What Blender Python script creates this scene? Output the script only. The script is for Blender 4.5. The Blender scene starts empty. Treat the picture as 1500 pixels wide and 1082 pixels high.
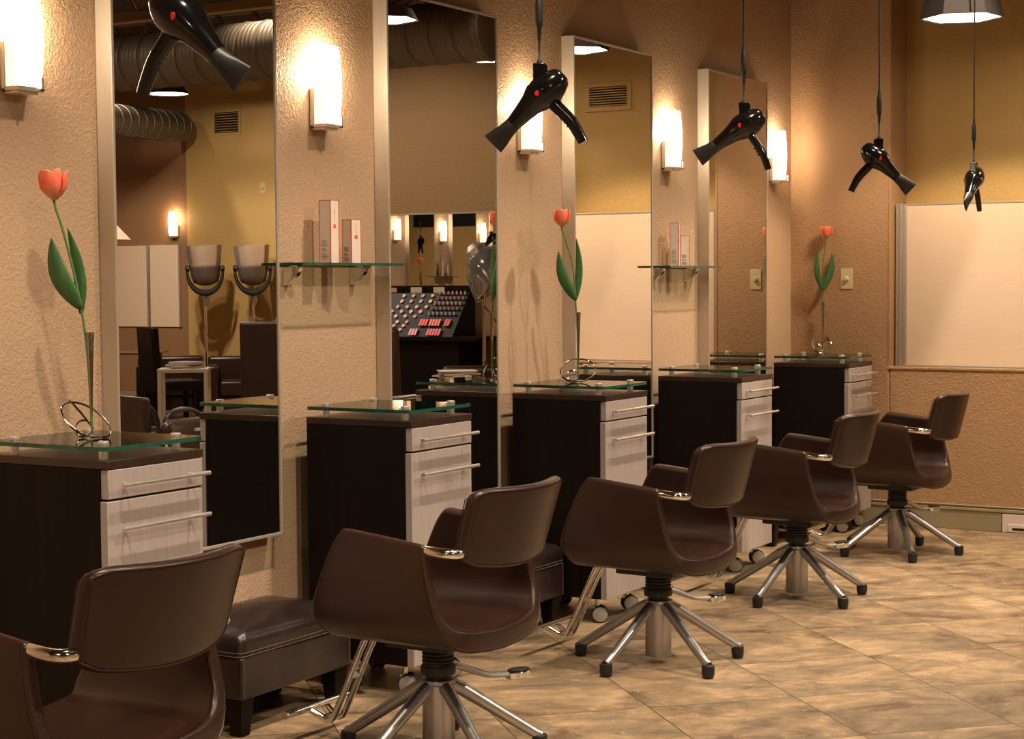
import bpy, bmesh, math, random
from mathutils import Vector, Matrix, Euler
random.seed(7)
C = bpy.context.scene.collection
PI = math.pi
rad = math.radians

# ------------------------------------------------------------------ materials
def nt(name):
    m = bpy.data.materials.new(name); m.use_nodes = True
    t = m.node_tree; t.nodes.clear()
    out = t.nodes.new('ShaderNodeOutputMaterial')
    return m, t, out

def N(t, typ, **kw):
    n = t.nodes.new(typ)
    for k, v in kw.items():
        if k.startswith('_'): setattr(n, k[1:], v)
        else:
            key = int(k[1:]) if k[0] == 'i' and k[1:].isdigit() else k.replace('__', ' ')
            n.inputs[key].default_value = v
    return n

def L(t, a, b): t.links.new(a, b)

def pbr(name, col, rough=.5, metal=0., spec=.5, coat=0., bump=None, var=None, sheen=0., aniso=0.):
    """bump=(scale, strength, distance[, stretch]); var=(scale, other colour, amount[, stretch])"""
    m, t, out = nt(name)
    p = N(t, 'ShaderNodeBsdfPrincipled')
    p.inputs['Base Color'].default_value = (*col, 1); p.inputs['Roughness'].default_value = rough
    p.inputs['Metallic'].default_value = metal; p.inputs['Specular IOR Level'].default_value = spec
    p.inputs['Coat Weight'].default_value = coat; p.inputs['Coat Roughness'].default_value = .12
    L(t, p.outputs[0], out.inputs[0])
    if bump or var:
        tc = N(t, 'ShaderNodeTexCoord')
    if var:
        mp = N(t, 'ShaderNodeMapping'); L(t, tc.outputs['Object'], mp.inputs[0])
        mp.inputs['Scale'].default_value = var[3] if len(var) > 3 else (1, 1, 1)
        n = N(t, 'ShaderNodeTexNoise', Scale=var[0], Detail=5., Roughness=.6); L(t, mp.outputs[0], n.inputs['Vector'])
        r = N(t, 'ShaderNodeMapRange'); r.inputs[1].default_value = .35; r.inputs[2].default_value = .68
        r.inputs[4].default_value = var[2]; L(t, n.outputs[0], r.inputs[0])
        mx = N(t, 'ShaderNodeMix', _data_type='RGBA'); mx.inputs[6].default_value = (*col, 1); mx.inputs[7].default_value = (*var[1], 1)
        L(t, r.outputs[0], mx.inputs[0]); L(t, mx.outputs[2], p.inputs['Base Color'])
    if bump:
        mp = N(t, 'ShaderNodeMapping'); L(t, tc.outputs['Object'], mp.inputs[0])
        mp.inputs['Scale'].default_value = bump[3] if len(bump) > 3 else (1, 1, 1)
        n = N(t, 'ShaderNodeTexNoise', Scale=bump[0], Detail=3., Roughness=.55); L(t, mp.outputs[0], n.inputs['Vector'])
        b = N(t, 'ShaderNodeBump', Strength=bump[1], Distance=bump[2]); L(t, n.outputs[0], b.inputs['Height'])
        L(t, b.outputs[0], p.inputs['Normal'])
    return m

def stucco(name, col, col2, strength=.28):
    """knock-down plaster: flat islands and fine ridges"""
    m, t, out = nt(name)
    p = N(t, 'ShaderNodeBsdfPrincipled', Roughness=.62); p.inputs['Specular IOR Level'].default_value = .35
    tc = N(t, 'ShaderNodeTexCoord')
    n0 = N(t, 'ShaderNodeTexNoise', Scale=2.2, Detail=4.); L(t, tc.outputs['Object'], n0.inputs['Vector'])
    mx = N(t, 'ShaderNodeMix', _data_type='RGBA'); mx.inputs[6].default_value = (*col, 1); mx.inputs[7].default_value = (*col2, 1)
    L(t, n0.outputs[0], mx.inputs[0]); L(t, mx.outputs[2], p.inputs['Base Color'])
    n1 = N(t, 'ShaderNodeTexNoise', Scale=72., Detail=2.5, Roughness=.5, Distortion=.9); L(t, tc.outputs['Object'], n1.inputs['Vector'])
    r = N(t, 'ShaderNodeMapRange', _interpolation_type='SMOOTHSTEP'); r.inputs[1].default_value = .42; r.inputs[2].default_value = .62
    L(t, n1.outputs[0], r.inputs[0])
    n2 = N(t, 'ShaderNodeTexNoise', Scale=160., Detail=2.); L(t, tc.outputs['Object'], n2.inputs['Vector'])
    ad = N(t, 'ShaderNodeMath', _operation='MULTIPLY_ADD'); ad.inputs[1].default_value = .35
    L(t, n2.outputs[0], ad.inputs[0]); L(t, r.outputs[0], ad.inputs[2])
    b = N(t, 'ShaderNodeBump', Strength=strength, Distance=.006); L(t, ad.outputs[0], b.inputs['Height'])
    L(t, b.outputs[0], p.inputs['Normal']); L(t, p.outputs[0], out.inputs[0])
    return m

def emit(name, col, s):
    m, t, out = nt(name)
    e = N(t, 'ShaderNodeEmission', Strength=s); e.inputs[0].default_value = (*col, 1)
    L(t, e.outputs[0], out.inputs[0]); return m

def clear(name, tint, gl=1.45, base=.0, rough=.0, body=None):
    """thin clear sheet: light passes straight through, the surface still mirrors by Fresnel"""
    m, t, out = nt(name)
    tr = N(t, 'ShaderNodeBsdfTransparent'); tr.inputs[0].default_value = (*tint, 1)
    g = N(t, 'ShaderNodeBsdfGlossy', Roughness=rough)
    f = N(t, 'ShaderNodeFresnel', IOR=gl)
    a = N(t, 'ShaderNodeMath', _operation='ADD'); a.inputs[1].default_value = base; a.use_clamp = True
    L(t, f.outputs[0], a.inputs[0])
    mx = N(t, 'ShaderNodeMixShader'); L(t, a.outputs[0], mx.inputs[0]); L(t, tr.outputs[0], mx.inputs[1]); L(t, g.outputs[0], mx.inputs[2])
    last = mx
    if body:
        d = N(t, 'ShaderNodeBsdfDiffuse'); d.inputs[0].default_value = (*body[0], 1)
        m2 = N(t, 'ShaderNodeMixShader'); m2.inputs[0].default_value = body[1]
        L(t, mx.outputs[0], m2.inputs[1]); L(t, d.outputs[0], m2.inputs[2]); last = m2
    L(t, last.outputs[0], out.inputs[0]); return m

def floor_mat():
    m, t, out = nt('slate_look_tile')
    p = N(t, 'ShaderNodeBsdfPrincipled'); L(t, p.outputs[0], out.inputs[0])
    tc = N(t, 'ShaderNodeTexCoord')
    mp = N(t, 'ShaderNodeMapping'); L(t, tc.outputs['Object'], mp.inputs[0])
    mp.vector_type = 'TEXTURE'
    mp.inputs['Location'].default_value = (1.70, 5.69, 0); mp.inputs['Rotation'].default_value = (0, 0, PI/4)
    mp.inputs['Scale'].default_value = (.537, .537, 1)
    sep = N(t, 'ShaderNodeSeparateXYZ'); L(t, mp.outputs[0], sep.inputs[0])
    def mth(op, a, b=None, c=None):
        n = N(t, 'ShaderNodeMath', _operation=op)
        for i, v in enumerate((a, b, c)):
            if v is None: continue
            if isinstance(v, (int, float)): n.inputs[i].default_value = v
            else: L(t, v, n.inputs[i])
        return n.outputs[0]
    g = None; cells = []
    for ax in (0, 1):
        fr = mth('FRACT', sep.outputs[ax]); cells.append(mth('FLOOR', sep.outputs[ax]))
        d = mth('MINIMUM', fr, mth('SUBTRACT', 1., fr))
        g = d if g is None else mth('MINIMUM', g, d)
    grout = mth('LESS_THAN', g, .0042)
    cx = N(t, 'ShaderNodeCombineXYZ'); L(t, cells[0], cx.inputs[0]); L(t, cells[1], cx.inputs[1])
    wn = N(t, 'ShaderNodeTexWhiteNoise', _noise_dimensions='3D'); L(t, cx.outputs[0], wn.inputs['Vector'])
    off = N(t, 'ShaderNodeVectorMath', _operation='MULTIPLY_ADD'); off.inputs[1].default_value = (9, 9, 9)
    L(t, wn.outputs['Color'], off.inputs[0]); L(t, mp.outputs[0], off.inputs[2])
    st = N(t, 'ShaderNodeMapping'); st.inputs['Scale'].default_value = (1.0, 1.4, 1); st.inputs['Rotation'].default_value = (0, 0, .12)
    L(t, off.outputs[0], st.inputs[0])
    n1 = N(t, 'ShaderNodeTexNoise', Scale=1.35, Detail=10., Roughness=.64, Distortion=.75); L(t, st.outputs[0], n1.inputs['Vector'])
    cr = N(t, 'ShaderNodeValToRGB'); L(t, n1.outputs[0], cr.inputs[0])
    e = cr.color_ramp.elements
    e[0].position = .30; e[0].color = (.13, .07, .038, 1)
    e[1].position = .72; e[1].color = (.58, .42, .26, 1)
    for pos, c in ((.39, (.19, .115, .065)), (.45, (.29, .21, .125)), (.51, (.36, .245, .14)), (.60, (.50, .34, .19))):
        x = cr.color_ramp.elements.new(pos); x.color = (*c, 1)
    # olive grey veils
    n2 = N(t, 'ShaderNodeTexNoise', Scale=1.7, Detail=4., Distortion=.5); L(t, st.outputs[0], n2.inputs['Vector'])
    r2 = N(t, 'ShaderNodeMapRange'); r2.inputs[1].default_value = .5; r2.inputs[2].default_value = .68; r2.inputs[4].default_value = .65; L(t, n2.outputs[0], r2.inputs[0])
    mx = N(t, 'ShaderNodeMix', _data_type='RGBA'); mx.inputs[7].default_value = (.23, .18, .115, 1)
    L(t, r2.outputs[0], mx.inputs[0]); L(t, cr.outputs[0], mx.inputs[6])
    # pale flecks
    n3 = N(t, 'ShaderNodeTexNoise', Scale=9., Detail=5., Roughness=.7, Distortion=1.2); L(t, st.outputs[0], n3.inputs['Vector'])
    r3 = N(t, 'ShaderNodeMapRange'); r3.inputs[1].default_value = .60; r3.inputs[2].default_value = .68; r3.inputs[4].default_value = .6; L(t, n3.outputs[0], r3.inputs[0])
    mx2 = N(t, 'ShaderNodeMix', _data_type='RGBA'); mx2.inputs[7].default_value = (.70, .47, .27, 1)
    L(t, r3.outputs[0], mx2.inputs[0]); L(t, mx.outputs[2], mx2.inputs[6])
    n4 = N(t, 'ShaderNodeTexNoise', Scale=4.5, Detail=9., Roughness=.72, Distortion=.8); L(t, st.outputs[0], n4.inputs['Vector'])
    r4 = N(t, 'ShaderNodeMapRange'); r4.inputs[1].default_value = .3; r4.inputs[2].default_value = .7; r4.inputs[3].default_value = .62; r4.inputs[4].default_value = 1.3; L(t, n4.outputs[0], r4.inputs[0])
    hs = N(t, 'ShaderNodeVectorMath', _operation='SCALE'); L(t, mx2.outputs[2], hs.inputs[0]); L(t, r4.outputs[0], hs.inputs['Scale'])
    tn = mth('MULTIPLY_ADD', wn.outputs['Value'], .22, .86)
    hs2 = N(t, 'ShaderNodeVectorMath', _operation='SCALE'); L(t, hs.outputs[0], hs2.inputs[0]); L(t, tn, hs2.inputs['Scale'])
    mx3 = N(t, 'ShaderNodeMix', _data_type='RGBA'); mx3.inputs[7].default_value = (.07, .045, .03, 1)
    L(t, grout, mx3.inputs[0]); L(t, hs2.outputs[0], mx3.inputs[6]); L(t, mx3.outputs[2], p.inputs['Base Color'])
    rr = mth('MULTIPLY_ADD', n4.outputs[0], .2, .33); L(t, rr, p.inputs['Roughness'])
    hgt = mth('MULTIPLY_ADD', grout, -1., n4.outputs[0])
    b = N(t, 'ShaderNodeBump', Strength=.25, Distance=.003); L(t, hgt, b.inputs['Height']); L(t, b.outputs[0], p.inputs['Normal'])
    return m

M = {}
M['wall'] = stucco('tan_plaster', (.57, .385, .245), (.51, .34, .21))
M['wall_end'] = stucco('brown_tan_plaster', (.47, .285, .15), (.42, .25, .13), .4)
M['ochre'] = stucco('ochre_plaster', (.40, .25, .11), (.36, .22, .095), .3)
M['yellow'] = stucco('yellow_plaster', (.60, .40, .15), (.55, .36, .13), .3)
M['brown_wall'] = stucco('brown_plaster', (.33, .18, .09), (.29, .16, .08), .3)
M['floor'] = floor_mat()
M['ceiling'] = pbr('dark_ceiling', (.035, .028, .022), .8)
M['steel_beam'] = pbr('ochre_painted_steel', (.30, .17, .06), .6)
M['truss'] = pbr('grey_painted_steel', (.12, .09, .07), .6)
M['base'] = pbr('sage_paint', (.32, .27, .155), .45)
M['leather'] = pbr('brown_leather', (.024, .0086, .0052), .33, spec=.5, bump=(240., .10, .002), var=(3., (.036, .013, .008), .7))
M['leather_dark'] = pbr('black_brown_leather', (.012, .0072, .0065), .27, spec=.6, bump=(150., .2, .003), var=(6., (.030, .018, .015), .8))
M['stitch'] = pbr('tan_thread', (.16, .10, .07), .6)
M['espresso'] = pbr('espresso_laminate', (.0050, .0027, .0018), .48, spec=.16, var=(3., (.011, .0058, .0036), .8, (14, 14, .6)))
M['esp_top'] = pbr('espresso_worktop', (.028, .014, .009), .3, spec=.6, var=(3., (.045, .024, .015), .8, (2, 14, 2)))
M['front'] = pbr('pale_grained_laminate', (.43, .365, .335), .5, var=(4., (.35, .295, .265), .7, (30, 30, 1.2)))
M['nickel'] = pbr('brushed_nickel', (.90, .85, .80), .32, .88)
M['chrome'] = pbr('polished_chrome', (.86, .83, .79), .09, 1.)
M['dark_chrome'] = pbr('smoky_chrome', (.38, .34, .32), .10, 1.)
M['alu'] = pbr('satin_aluminium', (.44, .42, .42), .36, 1.)
M['mframe'] = pbr('champagne_aluminium', (.62, .55, .46), .42, .55, var=(5., (.56, .49, .41), .6, (25, 25, .5)))
M['mirror'] = pbr('mirror_silver', (.90, .89, .87), 0., 1.)
M['rubber'] = pbr('black_rubber', (.010, .009, .008), .5)
M['gloss_black'] = pbr('gloss_black_plastic', (.006, .005, .005), .12, spec=.6)
M['matte_black'] = pbr('matte_black_plastic', (.018, .016, .015), .45)
M['red'] = pbr('red_plastic', (.65, .03, .02), .3)
M['wheel'] = pbr('grey_wheel_plastic', (.42, .37, .33), .35)
M['glass'] = clear('clear_glass', (.90, .96, .92), 1.5, .02)
M['glass_edge'] = pbr('green_glass_edge', (.006, .042, .028), .12, spec=.8, var=(14., (.02, .16, .105), .8, (1, 1, .1)))
M['acrylic'] = clear('clear_acrylic', (.97, .93, .90), 1.35, .03, .05, body=((.95, .84, .80), .16))
M['carton'] = pbr('white_carton', (.80, .68, .56), .55)
M['carton_red'] = pbr('red_print', (.72, .09, .05), .5)
M['ink'] = pbr('grey_print', (.30, .24, .19), .6)
M['stem'] = pbr('tulip_stem_green', (.10, .19, .05), .45)
M['leaf'] = pbr('tulip_leaf_green', (.035, .11, .03), .42, var=(9., (.07, .17, .05), .8, (8, 8, 1)))
def petal():
    m, t, out = nt('coral_petal')
    p = N(t, 'ShaderNodeBsdfPrincipled', Roughness=.45)
    p.inputs['Subsurface Weight'].default_value = .0
    tc = N(t, 'ShaderNodeTexCoord')
    sep = N(t, 'ShaderNodeSeparateXYZ'); L(t, tc.outputs['Generated'], sep.inputs[0])
    cr = N(t, 'ShaderNodeValToRGB'); L(t, sep.outputs[2], cr.inputs[0])
    e = cr.color_ramp.elements
    e[0].position = 0; e[0].color = (.80, .62, .30, 1); e[1].position = 1; e[1].color = (1., .36, .20, 1)
    x = e.new(.22); x.color = (1., .50, .27, 1); x = e.new(.55); x.color = (.98, .19, .09, 1)
    n = N(t, 'ShaderNodeTexNoise', Scale=40., Detail=3.)
    mp = N(t, 'ShaderNodeMapping'); mp.inputs['Scale'].default_value = (3, 3, .6); L(t, tc.outputs['Object'], mp.inputs[0]); L(t, mp.outputs[0], n.inputs['Vector'])
    mx = N(t, 'ShaderNodeMix', _data_type='RGBA'); mx.inputs[7].default_value = (1., .42, .27, 1)
    r = N(t, 'ShaderNodeMapRange'); r.inputs[1].default_value = .5; r.inputs[2].default_value = .75; r.inputs[4].default_value = .7
    L(t, n.outputs[0], r.inputs[0]); L(t, r.outputs[0], mx.inputs[0]); L(t, cr.outputs[0], mx.inputs[6])
    L(t, mx.outputs[2], p.inputs['Base Color'])
    tl = N(t, 'ShaderNodeBsdfTranslucent'); L(t, mx.outputs[2], tl.inputs[0])
    ms = N(t, 'ShaderNodeMixShader'); ms.inputs[0].default_value = .3
    L(t, p.outputs[0], ms.inputs[1]); L(t, tl.outputs[0], ms.inputs[2]); L(t, ms.outputs[0], out.inputs[0])
    return m
M['petal'] = petal()
M['blind'] = pbr('woven_shade_cloth', (.78, .60, .44), .8, bump=(90., .25, .002, (1, 1, 4)), var=(6., (.72, .55, .41), .6, (1, 1, 9)))
M['blind_dim'] = M['blind']
M['winframe'] = pbr('grey_window_metal', (.42, .36, .31), .4, .4)
M['plate'] = pbr('ivory_plastic', (.62, .53, .33), .4)
M['register'] = pbr('white_register', (.72, .60, .53), .45)
M['dark'] = pbr('dark_slot', (.008, .006, .005), .8)
M['shade'] = emit('lit_opal_glass', (1., .80, .56), 11.0)
M['shade_low'] = emit('lit_opal_glass_side', (1., .74, .46), 1.7)
M['disc'] = emit('lit_lamp_disc', (1., .82, .60), 12.)
M['pend_out'] = pbr('grey_linen_shade', (.045, .033, .026), .8)
M['pend_in'] = pbr('white_shade_lining', (.85, .78, .68), .7)
M['duct'] = pbr('galvanised_duct', (.16, .125, .088), .48, .35)
M['makeup_black'] = pbr('black_acrylic', (.006, .005, .005), .5, spec=.2)
M['hood_metal'] = pbr('grey_hood_metal', (.20, .16, .13), .4, .6)
M['visor_silver'] = clear('mirrored_acrylic', (.80, .76, .74), 1.6, .32, .08, body=((.75, .70, .70), .10))
M['paper'] = pbr('magazine_pages', (.70, .60, .53), .6)
M['paper2'] = pbr('magazine_cover', (.42, .34, .36), .35)
M['tabletop'] = pbr('pale_side_table', (.62, .55, .45), .4)
M['orange_shade'] = pbr('beige_cone_shade', (.70, .52, .38), .7)

# ------------------------------------------------------------------ mesh tools
class MB:
    def __init__(s): s.b = bmesh.new()
    def box(s, lo, hi, mat=0, R=None, org=None):
        vs = []
        for z in (lo[2], hi[2]):
            for x, y in ((lo[0], lo[1]), (hi[0], lo[1]), (hi[0], hi[1]), (lo[0], hi[1])):
                p = Vector((x, y, z))
                if R is not None:
                    o = Vector(org or (0, 0, 0)); p = R @ (p - o) + o
                vs.append(s.b.verts.new(p))
        fs = [(3, 2, 1, 0), (4, 5, 6, 7), (0, 1, 5, 4), (1, 2, 6, 5), (2, 3, 7, 6), (3, 0, 4, 7)]
        r = []
        for f in fs:
            q = s.b.faces.new([vs[i] for i in f]); q.material_index = mat; r.append(q)
        return s
    def rings(s, rings, cap0=True, cap1=True, closed=False, mat=0):
        vr = [[s.b.verts.new(p) for p in r] for r in rings]
        n = len(vr[0]); m = len(vr)
        for i in range(m if closed else m - 1):
            a, b = vr[i], vr[(i + 1) % m]
            for j in range(n):
                k = (j + 1) % n
                f = s.b.faces.new((a[j], a[k], b[k], b[j])); f.material_index = mat
        if not closed:
            if cap0: f = s.b.faces.new(list(reversed(vr[0]))); f.material_index = mat
            if cap1: f = s.b.faces.new(vr[-1]); f.material_index = mat
        return s
    def lathe(s, prof, seg=24, c=(0, 0, 0), axis=(0, 0, 1), mat=0, closed=False, cap=True):
        q = Vector((0, 0, 1)).rotation_difference(Vector(axis).normalized())
        rr = []
        for r, z in prof:
            rr.append([Vector(c) + q @ Vector((r * math.cos(2*PI*k/seg), r * math.sin(2*PI*k/seg), z)) for k in range(seg)])
        return s.rings(rr, cap, cap, closed, mat)
    def cyl(s, a, b, r0, r1=None, seg=16, mat=0):
        a, b = Vector(a), Vector(b); d = b - a
        return s.lathe([(r0, 0), (r1 if r1 is not None else r0, d.length)], seg, a, d, mat)
    def tube(s, pts, r, seg=10, closed=False, mat=0, flat=None):
        pts = [Vector(p) for p in pts]; n = len(pts)
        rs = r if isinstance(r, (list, tuple)) else [r] * n
        rr = []; prev = None
        for i, p in enumerate(pts):
            if closed: tg = pts[(i + 1) % n] - pts[i - 1]
            else: tg = pts[min(i + 1, n - 1)] - pts[max(i - 1, 0)]
            tg.normalize()
            if prev is None:
                up = Vector((0, 0, 1)) if abs(tg.z) < .9 else Vector((0, 1, 0))
                nn = tg.cross(up).normalized()
            else:
                nn = (prev - tg * prev.dot(tg)).normalized()
            prev = nn; bb = tg.cross(nn)
            fx, fy = flat or (1, 1)
            rr.append([p + rs[i] * (nn * math.cos(2*PI*k/seg) * fx + bb * math.sin(2*PI*k/seg) * fy) for k in range(seg)])
        return s.rings(rr, closed=closed, mat=mat)
    def prism(s, pts, z0, z1, mat=0):
        return s.rings([[Vector((x, y, z0)) for x, y in pts], [Vector((x, y, z1)) for x, y in pts]], mat=mat)
    def quad(s, *p, mat=0):
        f = s.b.faces.new([s.b.verts.new(q) for q in p]); f.material_index = mat; return s
    def obj(s, name, mats, parent=None, bevel=0, sub=0, sharp=35, loc=None, seg=2):
        bm = s.b
        bmesh.ops.recalc_face_normals(bm, faces=bm.faces)
        for f in bm.faces: f.smooth = True
        for e in bm.edges:
            if len(e.link_faces) == 2 and e.calc_face_angle(0) > rad(sharp): e.smooth = False
        me = bpy.data.meshes.new(name); bm.to_mesh(me); bm.free()
        if not isinstance(mats, (list, tuple)): mats = [mats]
        for k in mats: me.materials.append(M[k])
        o = bpy.data.objects.new(name, me); C.objects.link(o)
        if parent is not None: o.parent = parent
        if loc: o.location = loc
        if bevel:
            b = o.modifiers.new('bevel', 'BEVEL'); b.width = bevel; b.segments = seg; b.limit_method = 'ANGLE'; b.angle_limit = rad(40)
        if sub:
            b = o.modifiers.new('sub', 'SUBSURF'); b.levels = sub; b.render_levels = sub
        return o

def smooth_path(pts, k=6):
    """Catmull-Rom through pts"""
    pts = [Vector(p) for p in pts]; out = []
    for i in range(len(pts) - 1):
        p0 = pts[max(i - 1, 0)]; p1 = pts[i]; p2 = pts[i + 1]; p3 = pts[min(i + 2, len(pts) - 1)]
        for j in range(k):
            t = j / k
            out.append(.5 * ((2*p1) + (-p0 + p2)*t + (2*p0 - 5*p1 + 4*p2 - p3)*t*t + (-p0 + 3*p1 - 3*p2 + p3)*t**3))
    out.append(pts[-1]); return out

def thing(name, label, cat, loc=(0, 0, 0), rz=0, group=None):
    o = bpy.data.objects.new(name, None); C.objects.link(o); o.empty_display_size = .1
    o.location = loc; o.rotation_euler = (0, 0, rz); o['label'] = label; o['category'] = cat
    if group: o['group'] = group
    return o
def tag(o, label, cat, group=None):
    o['label'] = label; o['category'] = cat
    if group: o['group'] = group
    return o
def struct(o): o['kind'] = 'structure'; return o
def dup(root, loc, rz, label, group=None):
    r = root.copy(); C.objects.link(r); r.location = loc; r.rotation_euler = (0, 0, rz); r['label'] = label
    if group: r['group'] = group
    def rec(a, b):
        for ch in list(a.children):
            c = ch.copy(); C.objects.link(c); c.parent = b; rec(ch, c)
    rec(root, r); return r

# ------------------------------------------------------------------ measured layout (metres)
Y0, P, MW = 4.0886, 1.514, .828          # first mirror, station pitch, mirror width
MZ0, MZ1, MD = .5606, 2.5842, .0666
YE = 9.995                                # end wall
YN = 10.30                                # back of the window recess
OX = 9.95
FX = 12.5                                 # far side wall
CEIL = 4.3

# ------------------------------------------------------------------ shell
struct(MB().box((-.2, -9.2, -.1), (FX + .2, 16.4, 0)).obj('floor', 'floor'))
struct(MB().box((-.2, -9.2, CEIL), (FX + .2, 16.4, CEIL + .1)).obj('ceiling', 'ceiling'))
struct(MB().box((-.2, -9.2, 0), (0, YE, CEIL)).obj('wall_left', 'wall'))
struct(MB().box((-.2, YE, 0), (.617, YN + .1, 3.2)).box((.617, YE, 0), (1.95, YN, .930)).obj('wall_back', 'wall_end', bevel=.012, seg=3))
struct(MB().box((.617, YN, .0), (1.95, YN + .1, 3.2)).obj('wall_recess', 'yellow'))
struct(MB().box((1.95, YE, 0), (2.07, 13., CEIL)).obj('wall_inner', 'wall_end'))
struct(MB().box((2.07, 13., 0), (5.9, 13.15, CEIL)).box((5.75, 13.15, 0), (5.9, 16., CEIL)).obj('wall_makeup', 'ochre'))
struct(MB().box((OX, -9.0, 0), (FX, 8.0, CEIL)).obj('wall_opposite', 'wall'))
struct(MB().box((-.2, 16., 0), (10.1, 16.2, CEIL)).obj('wall_far', 'yellow'))
struct(MB().box((10.1, 16., 0), (FX, 16.2, CEIL)).obj('wall_lounge', 'brown_wall'))
struct(MB().box((FX, -9.2, 0), (FX + .2, 16.2, CEIL)).obj('wall_right', 'wall'))
struct(MB().box((-.2, -9.2, 0), (FX + .2, -9., CEIL)).obj('wall_front', 'yellow'))

# bead at the recess: rounded plaster nose at jamb and sill
b = MB()
b.box((.605, YE - .006, .918), (1.95, YE + .02, .938)); b.box((.605, YE - .004, .93), (.622, YE + .02, 3.2))
struct(b.obj('trim_1', 'wall_end', bevel=.006, seg=3))
# baseboard of the end wall with stepped cap
b = MB()
b.box((0.0, YE - .014, 0), (1.285, YE, .112)); b.box((1.60, YE - .014, 0), (2.07, YE, .112))
b.box((0.0, YE - .020, .112), (2.07, YE, .130)); b.box((0., YE - .012, .130), (2.07, YE, .137)); b.box((0., YE - .018, .137), (2.07, YE, .146))
struct(b.obj('baseboard_back', 'base', bevel=.003))
struct(MB().box((5.9, 15.985, 0), (FX, 16., .14)).obj('baseboard_far', 'base', bevel=.003))

# metal channel + blind cloth in the lower part of the recess
wf = struct(MB().box((.625, 10.075, .934), (.640, 10.13, 1.895)).box((.640, 10.09, .934), (.662, 10.12, 1.897)).box((.662, 10.10, .934), (.682, 10.12, 1.893))
            .box((.662, 10.09, .934), (1.95, 10.11, .944)).obj('window_1', 'winframe', bevel=.002))
t = thing('window_shade', 'flat pale shade panel filling lower half of the recessed opening', 'window shade', (.68, 10.11, .94))
MB().box((0, 0, .004), (1.26, .012, .95)).obj('shade_cloth', 'blind', t)
MB().box((0, -.002, .944), (1.26, .014, .956)).obj('top_rail', 'winframe', t, bevel=.002)

# ceiling steel seen in the mirrors
k = 0
for y in (1.5, 4.0, 6.5, 9.0, 11.5, 14.0):
    b = MB()
    b.box((0.0, y - .06, 3.72), (FX, y + .06, 3.80)); b.box((0., y - .05, 4.18), (FX, y + .05, 4.28))
    n = 26
    for i in range(n):
        x0 = .1 + i * (FX - .2) / n; x1 = x0 + (FX - .2) / n / 2; x2 = x0 + (FX - .2) / n
        b.cyl((x0, y, 3.79), (x1, y, 4.19), .018, seg=6); b.cyl((x1, y, 4.19), (x2, y, 3.79), .018, seg=6)
    o = b.obj('ceiling_truss', 'steel_beam' if k % 2 == 0 else 'truss'); o['kind'] = 'structure'; k += 1

# ------------------------------------------------------------------ ducts
def duct(a, c, r, label, name='ceiling_duct'):
    t = thing(name, label, 'duct', a)
    d = Vector(c) - Vector(a); Ln = d.length
    prof = []; z = 0.; i = 0
    while z < Ln:
        prof += [(r, z), (r, z + .024), (r + .0035, z + .027), (r + .0035, z + .031)] if i % 5 else [(r, z), (r, z + .020), (r + .009, z + .024), (r + .009, z + .031)]; z += .034; i += 1
    q = MB().lathe(prof, 32, (0, 0, 0), d); q.obj('pipe', 'duct', t, sharp=50)
    return t
duct((1.8, 9.3, 3.01), (FX - .02, 9.3, 3.01), .19, 'large spiral duct crossing the room in the mirror reflections')
duct((2.65, 3.0, 3.43), (2.65, 12.9, 3.43), .20, 'spiral duct running lengthwise above the mirrored room')
duct((9.0, 11.5, 3.15), (9.93, 15.7, 3.28), .17, 'smaller dark spiral duct by the brown wall in the first mirror')

# ------------------------------------------------------------------ mirrors
MLAB = ['tall framed wall mirror nearest the camera, between first tulip and first glass shelf',
        'tall framed wall mirror right of the first glass shelf, showing the makeup display',
        'tall framed wall mirror behind the middle tulip, showing a pale window shade',
        'tall framed wall mirror farthest from the camera, showing the light switch']
def mirror(j):
    t = thing('wall_mirror', MLAB[j], 'mirror', (0, Y0 + P*j, MZ0))
    h = MZ1 - MZ0; w = .011
    b = MB(); b.box((0, 0, 0), (MD, w, h)).box((0, MW - w, 0), (MD, MW, h)).box((0, w, 0), (MD, MW - w, w)).box((0, w, h - w), (MD, MW - w, h))
    b.obj('frame', 'mframe', t, bevel=.0015)
    MB().box((.02, w, w), (MD - .004, MW - w, h - w)).obj('mirror_glass', 'mirror', t)
    return t
mir = [mirror(j) for j in range(4)]

# ------------------------------------------------------------------ sconces
def sconce(label, loc, rz=0, group=None):
    t = thing('wall_sconce', label, 'wall lamp', loc, rz, group)
    MB().box((0, -.055, -.004), (.022, .055, .135)).obj('backplate', 'nickel', t, bevel=.003)
    # curved opal panel, narrow at both ends
    rings = []
    for i in range(15):
        v = i / 14; z = .003 + v * .288; w = .050 + .007 * math.sin(PI * v)
        o = []
        for k in range(9):
            u = -1 + 2*k/8; o.append(Vector((.060 + .007 * math.sin(PI*v) + .010 * (1 - u*u), u * w, z)))
        for k in range(8, -1, -1):
            u = -1 + 2*k/8; o.append(Vector((.054 + .007 * math.sin(PI*v) + .010 * (1 - u*u), u * w, z)))
        rings.append(o)
    MB().rings(rings).obj('shade', 'shade', t, sharp=60)
    MB().box((.020, -.050, .006), (.050, .046, .132)).obj('inner_glass', 'shade_low', t, bevel=.006)
    MB().box((.0, -.044, -.018), (.060, .040, -.010)).box((.015, -.052, -.010), (.074, .050, .003)).obj('ledge', 'nickel', t, bevel=.0015)
    MB().box((.081, .026, -.008), (.0865, .036, .030)).box((.06, .026, -.008), (.0865, .036, -.003)).obj('clip', 'nickel', t)
    return t
SY = [3.745, 5.245, 6.76, 8.235, 9.70]
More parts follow.
